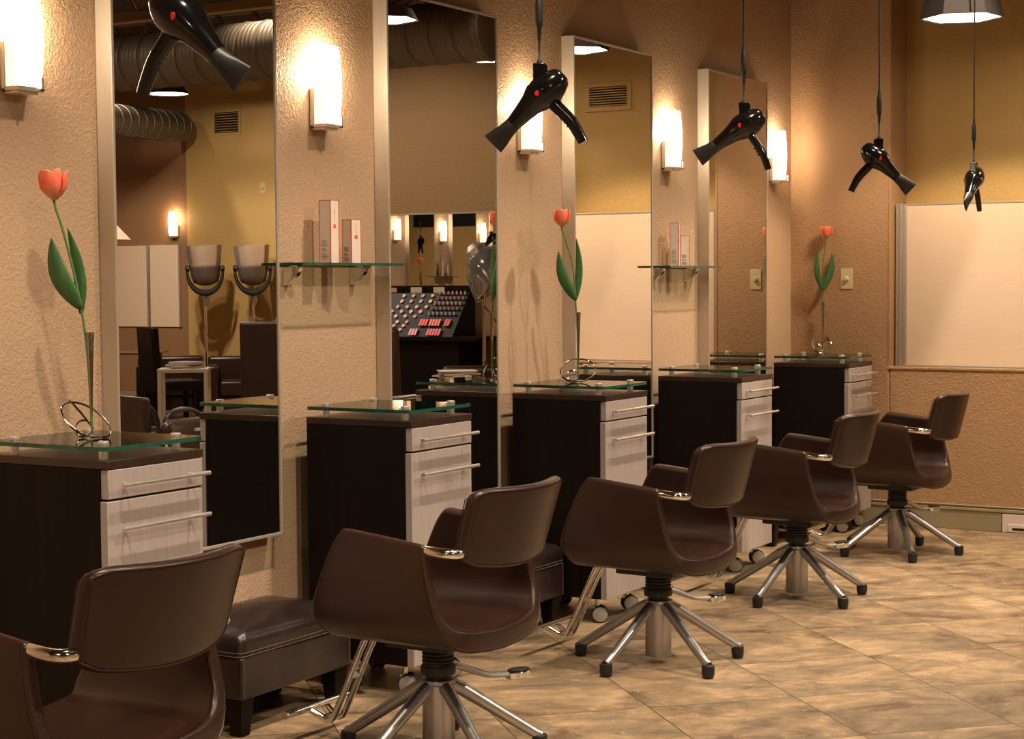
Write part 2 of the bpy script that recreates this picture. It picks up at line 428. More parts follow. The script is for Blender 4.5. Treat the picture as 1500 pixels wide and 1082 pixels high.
SL = ['lit opal glass wall sconce at the top left corner of the photo',
      'lit opal glass wall sconce above the first glass shelf with cartons',
      'lit opal glass wall sconce partly hidden behind a hanging hair dryer',
      'lit opal glass wall sconce above the second, farther glass shelf',
      'lit opal glass wall sconce nearest the room corner, above farthest cabinet']
for y, l in zip(SY, SL): sconce(l, (0, y, 2.037))

def lamp(name, loc, energy, col=(1, .82, .63), size=.05, typ='POINT', spot=None, rot=None):
    d = bpy.data.lights.new(name, typ); d.energy = energy; d.color = col
    if typ == 'AREA': d.shape = 'DISK'; d.size = size
    else: d.shadow_soft_size = size
    if typ == 'SPOT': d.spot_size = spot[0]; d.spot_blend = spot[1]
    o = bpy.data.objects.new(name, d); C.objects.link(o); o.location = loc
    if rot: o.rotation_euler = rot
    return o
def aim(o, tgt):
    o.rotation_euler = (Vector(tgt) - o.location).to_track_quat('-Z', 'Y').to_euler(); return o
for y in SY: lamp('sconce_bulb', (.034, y, 2.235), 7.5, (1, .77, .52), .018)

# ------------------------------------------------------------------ cabinets
def standoffs(t, x0, x1, y0, y1, z):
    for x in (x0, x1):
        for y in (y0, y1):
            MB().lathe([(.0135, 0), (.0135, .0395), (.0158, .040), (.0158, .0465), (.0135, .0485)], 20, (x, y, z)).obj('standoff', 'nickel', t)
CABL = ['espresso drawer cabinet with glass top nearest the camera, holding the first tulip vase',
        'espresso drawer cabinet with empty glass top, beneath the first glass shelf',
        'espresso drawer cabinet with glass top holding the middle tulip vase',
        'espresso drawer cabinet with empty glass top, beneath the second glass shelf',
        'espresso drawer cabinet with glass top in the far corner holding last tulip vase']
CW = .398
def caster(t, x, y, rz):
    b = MB().cyl((0, 0, .107), (0, 0, .062), .009).box((-.016, -.012, .055), (.020, .012, .068))
    o = b.obj('caster', 'nickel', t, loc=(x, y, 0)); o.rotation_euler = (0, 0, rz)
    for s in (-1, 1):
        q = MB().lathe([(.012, 0), (.033, .001), (.036, .004), (.036, .014), (.033, .018)], 28, (.012, s*.006, .036), (0, s, 0))
        w = q.obj('tire', 'rubber', o)
        MB().lathe([(.031, 0), (.0315, .0035), (.025, .006), (.0, .0065)], 28, (.012, s*.0225, .036), (0, s, 0)).obj('wheel', 'wheel', o)
    return o
def cabinet():
    t = thing('station_cabinet', CABL[0], 'cabinet', (0, 0, 0))
    MB().box((0, 0, .107), (.425, CW, .949)).obj('carcass', 'espresso', t, bevel=.0015)
    MB().box((0, -.001, .950), (.456, CW + .001, .973)).obj('top', 'esp_top', t, bevel=.0015)
    dr = MB().box((.427, .004, .866), (.455, CW - .002, .947)).obj('drawer', 'front', t, bevel=.0025)
    do = MB().box((.427, .0, .107), (.455, CW - .004, .860)).obj('door', 'front', t, bevel=.0025)
    for par, z in ((dr, .906), (do, .786)):
        b = MB().cyl((.492, .020, z), (.492, .385, z), .0062, seg=14)
        for y in (.065, .335): b.cyl((.454, y, z), (.492, y, z), .0045, seg=10)
        b.obj('handle', 'nickel', par)
    # glass top with green cut edge
    pts = []
    for cx, cy, a in ((.435, CW - .02, 0), (.02, CW - .02, 90), (.02, .02, 180), (.435, .02, 270)):
        for k in range(5):
            th = rad(a + k*22.5); pts.append((cx + .025*math.cos(th), cy + .025*math.sin(th)))
    b = MB(); b.prism(pts, .9995, 1.0115)
    b.b.faces.ensure_lookup_table(); b.b.normal_update()
    for f in b.b.faces: f.material_index = 1 if abs(f.normal.z) < .5 else 0
    b.obj('glass_top', ['glass', 'glass_edge'], t, sharp=50)
    standoffs(t, .05, .395, .05, .35, .973)
    for x, y, rz in ((.385, .05, .43), (.380, .340, .75), (.05, .05, .4), (.05, .345, -.5)): caster(t, x, y, rz)
    return t
CAB = [3.536, 5.035, 6.503, 7.957, 9.506]
CX = .086
cab0 = cabinet(); cab0.location = (CX, CAB[0], 0)
cabs = [cab0] + [dup(cab0, (CX, y, 0), 0, CABL[i + 1]) for i, y in enumerate(CAB[1:])]

# ------------------------------------------------------------------ glass shelves and cartons
def shelf(label, y0, y1, z=1.5285, mk='glass', loc=(0, 0, 0), rz=0, group=None):
    t = thing('glass_shelf', label, 'shelf', loc, rz, group)
    b = MB(); b.prism([(.004, y0), (.155, y0), (.155, y1), (.004, y1)], z - .010, z)
    b.b.normal_update()
    for f in b.b.faces: f.material_index = 1 if abs(f.normal.z) < .5 else 0
    b.obj('pane', ['glass', 'glass_edge'], t)
    for y in (y0 + .10, y1 - .13):
        q = MB()
        rings = []
        for i in range(7):
            v = i/6; ln = .068 * math.cos(v * PI/2 * .95) + .004
            rings.append([Vector((x, y + s, z - .013 - v * .068)) for x, s in ((0, -.017), (ln, -.012), (ln, .012), (0, .017))])
        q.rings(rings).box((0, y - .012, z - .013), (.062, y + .012, z - .0102)).box((0, y - .012, z), (.03, y + .012, z + .006))
        q.obj('bracket', 'chrome', t, bevel=.002)
    return t
shelf('first glass wall shelf on chrome brackets, between the two nearest mirrors', 4.935, 5.575)
shelf('second glass wall shelf on chrome brackets, farther along the mirror wall', 7.962, 8.602)
def carton(label, x, y, h, rz, w=.045, zb=1.5285, group=None):
    t = thing('product_carton', label, 'carton', (x, y, zb), rz, group)
    MB().box((-w/2, -w/2, 0), (w/2, w/2, h)).obj('carton_body', 'carton', t, bevel=.0008)
    e = .0013; q = MB()
    for sx in (-1, 1):
        for sy in (-1, 1):
            q.box((sx*w/2 - e, sy*w/2 - e, 0), (sx*w/2 + e, sy*w/2 + e, h))
    q.box((-w/2 - e/2, -w/2 - e/2, h), (w/2 + e/2, w/2 + e/2, h + .0015))
    q.box((-w/2 - e, -w/2 - e, 0), (w/2 + e, -w/2, .002))
    q.obj('red_edge', 'carton_red', t)
    # red square on the room side, small vertical lettering marks above it
    MB().box((w/2, -.007, h*.56), (w/2 + .0007, .007, h*.56 + .0135)).obj('red_square', 'carton_red', t)
    q = MB()
    for i, hh in enumerate((.006, .004, .007, .005)):
        z = h*.70 + i*.0105; q.box((w/2, -.0028, z), (w/2 + .0005, .0028, z + hh*.18)); q.box((w/2, -.0028, z), (w/2 + .0005, -.0018, z + hh)); q.box((w/2, .0015, z+hh*.4), (w/2 + .0005, .0026, z + hh))
    q.obj('lettering', 'ink', t); q = MB()
    rnd = random.Random(3); z = h*.36
    for i in range(13):
        x0 = -w*.32; x1 = x0 + w*rnd.uniform(.35, .62)
        if i in (5, 8): z -= .004
        q.box((x0, -w/2 - .0005, z), (x1, -w/2, z + .0018)); z -= h*.022
    q.obj('printed_text', 'ink', t)
    return t
carton('taller red-edged white carton on the first glass shelf', .082, 5.192, .228, .0, .050)
carton('shorter red-edged white carton on the first glass shelf', .100, 5.308, .160, -.20, .048)
carton('taller red-edged white carton on the second, farther glass shelf', .075, 8.185, .220, .30)
carton('shorter red-edged white carton on the second, farther glass shelf', .082, 8.285, .158, .55)

# ------------------------------------------------------------------ styling chairs
def rrect(f0, f1, h0, h1, r, k=3):
    """rounded rectangle in (f, h)"""
    o = []
    for cf, ch, a in ((f1 - r, h1 - r, 0), (f0 + r, h1 - r, 90), (f0 + r, h0 + r, 180), (f1 - r, h0 + r, 270)):
        for i in range(k + 1):
            th = rad(a + 90 * i / k); o.append((cf + r*math.cos(th), ch + r*math.sin(th)))
    return o
def shell_mesh():
    half = [(.281, .722), (.2825, .712), (.284, .69), (.2855, .66), (.287, .62), (.288, .56), (.286, .50), (.276, .452), (.252, .412), (.216, .386), (.165, .373), (.085, .365), (0, .362)]
    prof = half + [(-s, z) for s, z in reversed(half[:-1])]
    n = len(prof)
    def fr(z):   # rear edge
        k = max(0., min(1., (z - .36) / .34)); return -.255 + .105 * (k ** .55)
    def ff(z):
        k = max(0., min(1., (z - .42) / .30)); return .285 - .12 * k ** 1.35 - (.03 if z < .42 else 0) - 9. * max(0., z - .690) ** 2
    rings = []
    def slope(f, z):      # arms fall to the back
        k = max(0., min(1., (z - .50) / .2)); return -.030 * k * (.165 - f) / .31
    for i, (s, z) in enumerate(prof):
        a = Vector(prof[max(i-1, 0)]); b = Vector(prof[min(i+1, n-1)]); tg = (b - a).normalized()
        nrm = Vector((tg.y, -tg.x))                       # points inward / up
        if nrm.y < 0 and abs(s) < .2: nrm = -nrm
        if abs(s) >= .2 and nrm.x * s > 0: nrm = -nrm
        kk = max(0., min(1., (.50 - z) / .12)); th = .036 + .030 * kk
        ring = []
        for f, h in rrect(0, 1, 0, 1, .0001, 0) if False else rrect(fr(z), ff(z), 0, th, .0125):
            p = Vector((s, z)) + nrm * h
            ring.append(Vector((f, p.x, p.y + slope(f, z))))
        rings.append(ring)
    def cap(ring, up):
        c = sum(ring, Vector()) / len(ring); out = []
        for dz, k in ((.008, .80), (.012, .45)):
            out.append([Vector((c.x + (q.x - c.x) * (1 - (1 - k) * .16), c.y + (q.y - c.y) * k, q.z + dz)) for q in ring])
        return out
    c0 = cap(rings[0], 1); c1 = cap(rings[-1], 1)
    rings = [c0[1], c0[0]] + rings + c1
    return MB().rings(rings)
def back_mesh(W=.232, zt=.868, zb=.636):
    rings = []; n = 13
    us = [-1 + 2*i/(n-1) for i in range(n)]
    def ring(u, sc=1.):
        bow = .055 * (1 - u*u)
        top = zt - .006 * (1 - u*u) - (.012 if abs(u) > .97 else 0); bot = zb - .022 * (1 - u*u) + (.014 if abs(u) > .97 else 0)
        h = top - bot; o = []
        for a, d in rrect(0, h, 0, .046, .020):
            a2 = h/2 + (a - h/2) * (1 - (1 - sc) * .25); d2 = .025 + (d - .025) * sc
            v = a2 / h; lean = -.254 - .060 * v
            o.append(Vector((lean - bow + d2, u * W * (.95 + .05 * v), bot + a2)))
        return o
    rr = [ring(u) for u in us]
    e0 = [Vector((q.x, q.y - .008, q.z)) for q in ring(-1, .55)]; e1 = [Vector((q.x, q.y + .008, q.z)) for q in ring(1, .55)]
    return MB().rings([e0] + rr + [e1])
CHL = ['brown leather styling chair nearest the camera, cut off at lower left',
       'brown leather styling chair in front of the first glass shelf, second from camera',
       'brown leather styling chair in the middle of the row, third from camera',
       'brown leather styling chair fourth from the camera, partly behind the middle one',
       'brown leather styling chair farthest away, by the end wall']
def chair(label, x, y, phi, legoff, lever=-110):
    t = thing('styling_chair', label, 'chair', (x, y, 0), rad(phi))
    sh = shell_mesh().obj('seat_shell', 'leather', t, sub=1, sharp=80)
    # piping along the rear and front rims
    half = [(.262, .690), (.266, .62), (.264, .56), (.252, .50), (.228, .462), (.19, .440), (.14, .430), (.07, .426), (0, .425)]
    q = MB()
    pr = [(-.150 if z > .5 else -.150 - .095 * ((.5 - z) / .08) ** .9, s, z) for s, z in half]
    bk = back_mesh().obj('backrest', 'leather', t, sub=1, sharp=80)
    bv = bk.data.vertices; nr = 13
    seam = [bv[16*(i+1) + 13].co.copy() for i in range(nr)] + [bv[16*(i+1) + 10].co.copy() for i in reversed(range(nr))]
    q = MB().tube(seam, .0017, 6, closed=True)
    seam = [bv[16*(i+1) + 3].co.copy() for i in range(nr)] + [bv[16*(i+1) + 4].co.copy() for i in reversed(range(nr))]
    q.tube(seam, .0017, 6, closed=True).obj('piping', 'leather', bk)
    sv = sh.data.vertices; nr = (len(sv) - 64) // 16
    q = MB().tube([sv[16*(i+2) + 5].co.copy() for i in range(nr)], .0018, 6)
    q.tube([sv[16*(i+2) + 10].co.copy() for i in range(nr)], .0018, 6).obj('piping', 'leather', sh)
    for s in (-1, 1):
        a = smooth_path([(-.13, s*.262, .683), (-.175, s*.262, .680), (-.210, s*.256, .677), (-.234, s*.238, .676), (-.243, s*.205, .677)], 6)
        MB().tube(a, .0155, 14).obj('arm_tube', 'chrome', t)
    b = MB().box((-.11, -.10, .345), (.13, .10, .372)).box((.10, -.035, .352), (.27, .035, .366)); b.obj('seat_plate', 'matte_black', t, bevel=.004)
    # bellows
    prof = [(.044, .352)]
    z = .350
    while z > .285: prof += [(.050, z - .003), (.050, z - .006), (.0455, z - .009)]; z -= .012
    prof += [(.053, .283), (.055, .270), (.053, .258), (.038, .254), (.036, .238)]
    MB().lathe(list(reversed(prof)), 28).obj('bellows', 'rubber', t, sharp=60)
    # base
    MB().lathe([(.049, .028), (.050, .030), (.050, .226), (.056, .232), (.054, .242), (.030, .247)], 32).obj('base_column', 'alu', t)
    for k in range(5):
        a = rad(legoff - phi + 72*k); d = Vector((math.cos(a), math.sin(a), 0))
        pts = [d*.030 + Vector((0, 0, .228)), d*.075 + Vector((0, 0, .205)), d*.20 + Vector((0, 0, .122)), d*.305 + Vector((0, 0, .053)), d*.322 + Vector((0, 0, .046))]
        lg = MB().tube(pts, [.022, .0215, .0185, .0165, .0165], 14).obj('leg', 'alu', t)
        MB().lathe([(.012, .0), (.019, .001), (.0235, .014), (.0245, .034), (.0238, .047), (.019, .050)], 18, d*.318).obj('foot_cap', 'rubber', lg)
    # pump lever
    a = rad(lever); d = Vector((math.cos(a), math.sin(a), 0))
    pts = smooth_path([d*.02 + Vector((0, 0, .275)), d*.07 + Vector((0, 0, .272)), d*.14 + Vector((0, 0, .244)), d*.20 + Vector((0, 0, .224)), d*.275 + Vector((0, 0, .216))], 5)
    n = len(pts)
    lv = MB().tube(pts, [.016 - .007*i/(n-1) for i in range(n)], 10, flat=(1.3, .9)).obj('pump_lever', 'alu', t)
    q = d.orthogonal(); pd = []
    cc = d*.310 + Vector((0, 0, .200)); sd = Vector((-d.y, d.x, 0))
    loop = [cc + d*.047*math.cos(2*PI*i/20) + sd*.027*math.sin(2*PI*i/20) for i in range(20)]
    MB().rings([[p + Vector((0, 0, z)) for p in loop] for z in (0, .022)]).obj('pedal', 'chrome', lv, bevel=.003)
    MB().rings([[cc + (p - cc)*.86 + Vector((0, 0, z)) for p in loop] for z in (.022, .029)]).obj('pedal_pad', 'rubber', lv, bevel=.002)
    # footrest
    q = MB()
    for s in (-.026, .026):
        q.tube(smooth_path([(.16, s, .372), (.215, s, .374), (.246, s, .360), (.268, s, .325), (.300, s, .262), (.345, s, .165), (.385, s, .085), (.402, s, .066), (.425, s, .068), (.475, s*1.6, .094)], 5), .0105, 12)
    q.cyl((.475, -.165, .100), (.475, .165, .100), .0135, seg=16)
    q.box((.318, -.026, .205), (.334, .026, .235), R=Matrix.Rotation(.42, 3, 'Y'), org=(.326, 0, .22))
    q.cyl((.432, -.03, .073), (.432, .03, .073), .006, seg=10)
    q.obj('footrest', 'chrome', t)
    return t
CHP = [(1.032, 2.915, 176.5, -29.6), (1.022, 4.450, 177.9, -29.6), (1.041, 5.965, 178, -29.6), (1.010, 7.490, 180, -29.6), (1.003, 8.963, 179.4, 14)]
for (x, y, p, lo), l in zip(CHP, CHL): chair(l, x, y, p, lo)

# ------------------------------------------------------------------ ottomans
def ottoman(label):
    t = thing('leather_ottoman', label, 'ottoman')
    X0, X1, Wy = .0, .36, .30
    MB().box((X0, -Wy, .125), (X1, Wy, .262)).obj('body', 'leather_dark', t, bevel=.008, seg=3)
    rings = []
    for z, ins in ((.262, .0), (.272, -.003), (.312, -.003), (.332, .004), (.343, .018)):
        r = []
        hx, hy, cx = (X1 - X0)/2 - ins, Wy - ins, (X0 + X1)/2
        for f, h in rrect(-hx, hx, -hy, hy, .03, 4): r.append(Vector((cx + f, h, z)))
        rings.append(r)
    hx, hy = .162, .282
    for k in range(1, 6):
        v = k/5.5; r = []
        for f, h in rrect(-hx*(1-v), hx*(1-v), -hy*(1-v), hy*(1-v), .03*(1-v) + .0005, 4):
            r.append(Vector(((X0+X1)/2 + f, h, .344 + .036 * (1 - (1-v)**2))))
        rings.append(r)
    MB().rings(rings).obj('cushion', 'leather_dark', t, sharp=70)
    q = MB()
    for z in (.266, .278):
        pts = [((X0+X1)/2 + f, h, z) for f, h in rrect(-.1835, .1835, -.3035, .3035, .03, 4)]
        q.tube(pts, .0011, 5, closed=True)
    q.tube([(X1 + .0005, -Wy + .012, .13), (X1 + .0005, -Wy + .012, .262)], .001, 5)
    q.tube([(X1 + .0005, Wy - .012, .13), (X1 + .0005, Wy - .012, .262)], .001, 5)
    q.obj('stitching', 'stitch', t)
    for sx, sy in ((.045, -.255), (.315, -.255), (.045, .255), (.315, .255)):
        MB().rings([[Vector((sx + a*w, sy + b*w, z)) for a, b in ((-1, -1), (1, -1), (1, 1), (-1, 1))] for z, w in ((0, .022), (.125, .034))]).obj('leg', 'espresso', t, bevel=.002)
    return t
OTL = ['dark leather ottoman behind the nearest chair, under the first mirror',
       'dark leather ottoman under the second mirror, seen behind a chair back',
       'dark leather ottoman under the third mirror, mostly hidden by chairs',
       'dark leather ottoman under the last mirror, nearly hidden beside the far cabinet']
ot = ottoman(OTL[0]); ot.location = (.012, 4.600, 0)
for i, y in enumerate((6.140, 7.63, 9.13)): dup(ot, (.012, y, 0), 0, OTL[i+1])

# coil of black cable on the floor under the second cabinet
q = MB()
pts = []
for i in range(90):
    a = i * .25; r = .07 + .0007 * i
    pts.append((.26 + r*math.cos(a)*.8, 4.985 + r*math.sin(a)*.45, .007 + .004*(i % 25)/25 + .0006*i))
q.tube(pts, .006, 7)
tag(q.obj('power_cable', 'rubber'), 'coil of black cable on the floor beneath the second cabinet', 'cable')

# ------------------------------------------------------------------ hair dryers on cords
def dryer(label, x, y, z, yaw, tilt, sc=1.):
    """yaw: world heading of the nozzle; tilt: nozzle angle below the horizontal"""
    t = thing('hair_dryer', label, 'hair dryer', (x, y, z), yaw)
    dr = rad(tilt - 44.5)
    t.scale = (sc, sc, sc)
    piv = Vector((-.010, 0, -.045))
    def T(px, pz, py=0):
        v = Vector((px, py, pz + .006)) - piv
        c, s = math.cos(dr), math.sin(dr)
        return Vector((v.x*c + v.z*s, v.y, -v.x*s + v.z*c)) + piv
    path = [((-.070, -.038), .016), ((-.068, -.040), .024), ((-.062, -.046), .033), ((-.048, -.060), .042), ((-.030, -.077), .0490), ((-.012, -.092), .0495), ((.006, -.107), .0465),
            ((.026, -.127), .0355), ((.045, -.148), .0300), ((.064, -.168), .0255), ((.082, -.188), .0225)]
    def sweep(pth, seg=24, wy=1.0):
        rr = []
        P3 = [T(a, b) for (a, b), r in pth]
        ax = (T(.082, -.188) - T(-.066, -.042)).normalized(); sd = Vector((0, 1, 0)); up = sd.cross(ax)
        for p, (_, r) in zip(P3, pth):
            ry = r if not isinstance(r, tuple) else r[1]; ru = r if not isinstance(r, tuple) else r[0]
            rr.append([p + up*ru*math.cos(2*PI*k/seg) + sd*ry*wy*math.sin(2*PI*k/seg) for k in range(seg)])
        return MB().rings(rr)
    bd = sweep(path).obj('body', 'gloss_black', t, sharp=50)
    sweep([((-.0655, -.0425), .027), ((-.0625, -.0455), .0310), ((-.0595, -.0485), .0320), ((-.057, -.051), .032)]).obj('rear_ring', 'matte_black', bd, sharp=50)
    sweep([((.080, -.186), .0232), ((.088, -.194), .0240), ((.100, -.206), (.0255, .020)), ((.118, -.224), (.031, .011)), ((.135, -.240), (.0345, .0065)), ((.138, -.243), (.0345, .0060))]).obj('nozzle', 'matte_black', t, sharp=60)
    hp = [(-.030, -.105), (-.046, -.128), (-.064, -.146), (-.082, -.163), (-.098, -.182), (-.112, -.205), (-.124, -.226), (-.130, -.238)]
    pts = smooth_path([T(a, b) for a, b in hp], 3); n = len(pts)
    MB().tube(pts, [.0205 - .0055*(i/(n-1)) + .0007*(i % 2) for i in range(n)], 14, flat=(.80, 1.)).obj('handle', 'gloss_black', t, sharp=60)
    q = MB()
    for a, b in ((-.068, -.168), (-.078, -.178), (-.086, -.189)): q.box(T(a, b) - Vector((.006, .006, .005)), T(a, b) + Vector((.006, .006, .005)))
    q.obj('switch', 'matte_black', t, bevel=.002)
    sgn = T(.004, -.098)
    for s in (-1, 1):
        MB().lathe([(.0085, 0), (.0082, .0015), (.0, .002)], 14, (sgn.x, s*.0455, sgn.z), (0, s, 0)).obj('red_badge', 'red', t)
    # vertical hanger box and cord with strain reliefs
    MB().box((-.019, -.016, -.058), (.019, .016, 0)).box((-.024, -.004, -.07), (-.019, .004, -.004)).obj('hanger', 'gloss_black', t, bevel=.004, seg=3)
    hc = (CEIL - z) / sc
    MB().lathe([(.0075, 0), (.0075, .008), (.0035, .012), (.0033, .062), (.0055, .072), (.0075, .108), (.0105, .112), (.0115, .120), (.0115, .176), (.0095, .182), (.0065, .200), (.0042, .222), (.0036, .23), (.0036, hc)], 12).obj('cord', 'rubber', t, sharp=60)
    return t
A = rad(30.463)
def head(r, f): return math.atan2(r*math.sin(A) - f*math.cos(A), r*math.cos(A) + f*math.sin(A))
dry0 = dryer('black hair dryer hanging over the nearest mirror at the top left', 1.238, 3.082, 2.160, head(.86, .51), 41, 1.10)
dryer('black hair dryer hanging in front of the third wall sconce', 1.13, 4.914, 2.155, head(-1, -.05), 44, 1.09)
dryer('black hair dryer hanging in front of the farthest mirror', 1.10, 6.66, 2.178, head(-.98, -.15), 33, 1.09)
dryer('black hair dryer hanging in front of the end wall above the light switch', 1.07, 8.445, 2.151, head(.97, .2), 43, 1.10)
dryer('black hair dryer farthest right, hanging before the window shade', 1.36, 9.10, 2.058, head(-.50, .87), 40, 1.03)

# ------------------------------------------------------------------ tulips in chrome vases
def vase(label, x, y, rz, lean):
    t = thing('bud_vase', label, 'vase', (x, y, 1.0115), rz)
    MB().lathe([(.0022, .012), (.0026, .05), (.005, .15), (.0085, .25), (.0115, .305), (.0128, .307), (.0108, .304), (.008, .25)], 18).obj('vase_tube', 'dark_chrome', t, sharp=50)
    q = MB()
    # one wire: small loop round the tube foot, then a big leaning loop
    pts = []
    for i in range(22):
        a = 2*PI*i/20; pts.append(Vector((-.025 + .024*math.cos(a), .004*math.sin(a), .028 + .024*math.sin(a))))
    c = Vector((lean[0], lean[1], .052)); u = Vector(lean[2]).normalized(); v = Vector(lean[3]).normalized()
    big = []
    for i in range(36):
        a = 2*PI*i/34 + lean[4]; big.append(c + u*.078*math.cos(a) + v*.058*math.sin(a))
    allp = [Vector((p.x, p.y, max(p.z, .004))) for p in pts + big]
    q.tube(smooth_path(allp, 2), .0034, 8).obj('ring_foot', 'chrome', t)
    return t
def tulip(label, x, y, rz, pts, size=1., leaves=()):
    t = thing('tulip', label, 'flower', (x, y, 1.0115), rz)
    pts = smooth_path([Vector(p) for p in pts], 6)
    MB().tube(pts, .0038, 8).obj('stem', 'stem', t)
    top = pts[-1]; up = (pts[-1] - pts[-3]).normalized()
    up = (up + Vector((0, 0, 1.4))).normalized()
    Q = Vector((0, 0, 1)).rotation_difference(up)
    for k in range(6):
        inner = k % 2; a0 = 2*PI*k/6 + .3
        grid = []
        nu, nv = 7, 8
        for j in range(nv + 1):
            v = j / nv
            rr = (.032 if not inner else .027) * (math.sin(min(1., v*1.6 + .05) * PI/2) ** .7) * (1 - .10 * max(0, v - .55)) * size
            hz = (.066 if inner else .064) * v * size
            wd = .80 * min(1., math.sin(PI * (.10 + .78 * v)) * 1.35) ** .6
            row = []
            for i in range(nu + 1):
                s = -1 + 2*i/nu; a = a0 + s * wd
                out = .008 * size * max(0, v - .6) * (1 - inner)
                row.append(top + Q @ Vector(((rr + out - .003*s*s*size) * math.cos(a), (rr + out - .003*s*s*size) * math.sin(a), hz - .006*size*abs(s)**2*v)))
            grid.append(row)
        q = MB(); vs = [[q.b.verts.new(p) for p in r] for r in grid]
        for j in range(nv):
            for i in range(nu): q.b.faces.new((vs[j][i], vs[j][i+1], vs[j+1][i+1], vs[j+1][i]))
        o = q.obj('petal', 'petal', t, sub=1, sharp=180)
        so = o.modifiers.new('solid', 'SOLIDIFY'); so.thickness = .0012
    for (base, tip, bulge, wd) in leaves:
        a = Vector(base); b_ = Vector(tip); bl = Vector(bulge)
        q = MB(); rows = []
        d = (b_ - a).normalized(); side = d.cross(Vector((.25, 1, 0)).normalized()).normalized(); nl = Vector((.1, -1, 0)).normalized()
        for j in range(13):
            v = j/12; c = a.lerp(b_, v) + bl * math.sin(PI*v) ; w = wd * math.sin(PI * min(1, v*.93 + .06)) ** .75 * (1.05 - .3*v)
            rows.append([q.b.verts.new(c + side * (w*s) + nl * (.35 * w * (1 - s * s))) for s in (-1, -.5, 0, .5, 1)])
        for j in range(12):
            for i in range(4): q.b.faces.new((rows[j][i], rows[j][i+1], rows[j+1][i+1], rows[j+1][i]))
        o = q.obj('leaf', 'leaf', t, sub=1, sharp=180)
        so = o.modifiers.new('solid', 'SOLIDIFY'); so.thickness = .0014
    return t
vL = ['chrome bud vase with wire ring foot on the nearest cabinet', 'chrome bud vase with wire ring foot on the middle cabinet', 'chrome bud vase with wire ring foot on the far corner cabinet']
# local frame of each flower: x = image right, y = away from the camera
vas0 = vase(vL[0], .296, 3.735, A, (-.015, -.012, (.95, .1, -.70), (.28, .85, .42), 2.6))
vase(vL[1], .284, 6.740, A, (-.002, .0, (1., .1, .05), (0, .55, .83), 3.6))
vase(vL[2], .229, 9.925, A, (-.002, .0, (.75, .66, .25), (-.3, .2, .55), 3.2))
tul0 = tulip('coral tulip in the nearest bud vase, leaning left', .296, 3.735, A,
      [(0, 0, .03), (-.006, 0, .20), (-.014, 0, .30), (-.028, 0, .40), (-.048, .0, .50), (-.075, 0, .61), (-.092, 0, .664), (-.097, 0, .690)], 1.34,
      (((-.024, -.004, .375), (-.104, -.01, .580), (-.020, -.004, -.002), .034), ((-.026, .006, .36), (-.062, .01, .610), (.012, .004, 0), .022)))
tulip('coral tulip in the middle bud vase, standing before the third mirror', .284, 6.740, A,
      [(0, 0, .03), (-.003, 0, .20), (-.008, 0, .30), (-.014, 0, .42), (-.024, .0, .52), (-.052, 0, .62), (-.068, 0, .665), (-.070, 0, .682)], 1.16,
      (((-.010, -.004, .36), (-.085, -.01, .575), (-.018, -.004, -.002), .028), ((-.010, .006, .36), (-.006, .01, .630), (.014, .004, 0), .018)))
tulip('coral tulip in the far corner vase, beside the light switch', .229, 9.925, A,
      [(0, 0, .03), (-.002, 0, .20), (-.004, 0, .30), (-.003, 0, .42), (.002, .0, .55), (.012, 0, .62), (.018, 0, .665), (.020, 0, .685)], 1.12,
      (((-.004, -.004, .38), (-.030, -.01, .610), (-.020, -.004, -.002), .020), ((-.002, .006, .38), (.058, .01, .600), (.020, .004, 0), .024)))

# ------------------------------------------------------------------ light switches, floor register, wall grilles
def wall_switch(label, loc, rz=0):
    t = thing('light_switch', label, 'switch', loc, rz)     # faces -y
    MB().box((-.037, -.006, -.061), (.037, 0, .061)).obj('plate', 'plate', t, bevel=.003)
    MB().lathe([(.016, 0), (.015, .012), (.010, .018)], 20, (0, -.006, 0), (0, -1, 0)).obj('dimmer_knob', 'plate', t)
    q = MB()
    for z in (-.042, .042): q.lathe([(.003, 0), (.002, .0015)], 10, (0, -.006, z), (0, -1, 0))
    q.obj('screw', 'nickel', t)
    return t
wall_switch('ivory dimmer switch plate on the end wall, right of the far tulip', (.353, YE, 1.455))
wall_switch('small switch plate on the yellow wall in the first mirror', (8.95, 16., 2.55))
t = thing('floor_register', 'white heating register set into the baseboard at far right', 'vent', (1.29, YE - .014, 0))
MB().box((0, -.004, .0), (.32, .014, .106)).obj('cover', 'register', t, bevel=.003)
MB().box((.030, -.012, .004), (.29, -.004, .050)).obj('damper_hood', 'register', t, bevel=.004)
MB().box((.060, -.0135, .016), (.26, -.0115, .030)).obj('slot', 'dark', t)
def grille(label, loc, w, h):
    t = thing('air_grille', label, 'vent', loc)
    q = MB(); e = .03
    q.box((-w/2, -.012, -h/2), (-w/2 + e, 0, h/2)).box((w/2 - e, -.012, -h/2), (w/2, 0, h/2)).box((-w/2 + e, -.012, -h/2), (w/2 - e, 0, -h/2 + e)).box((-w/2 + e, -.012, h/2 - e), (w/2 - e, 0, h/2))
    q.obj('grille_frame', 'yellow', t, bevel=.002)
    MB().box((-w/2 + e, -.003, -h/2 + e), (w/2 - e, -.001, h/2 - e)).obj('void', 'dark', t)
    q = MB(); n = 8
    for i in range(n):
        z = -h/2 + e + (i + .5) * (h - 2*e) / n; q.box((-w/2 + e, -.010, z - .004), (w/2 - e, -.004, z + .002))
    q.obj('louvre_bank', 'yellow', t)
grille('square wall air grille near the duct in the first mirror', (9.47, 16., 3.33), .42, .30)
grille('wall air grille at the upper left of the third mirror', (1.52, YN, 2.665), .34, .19)

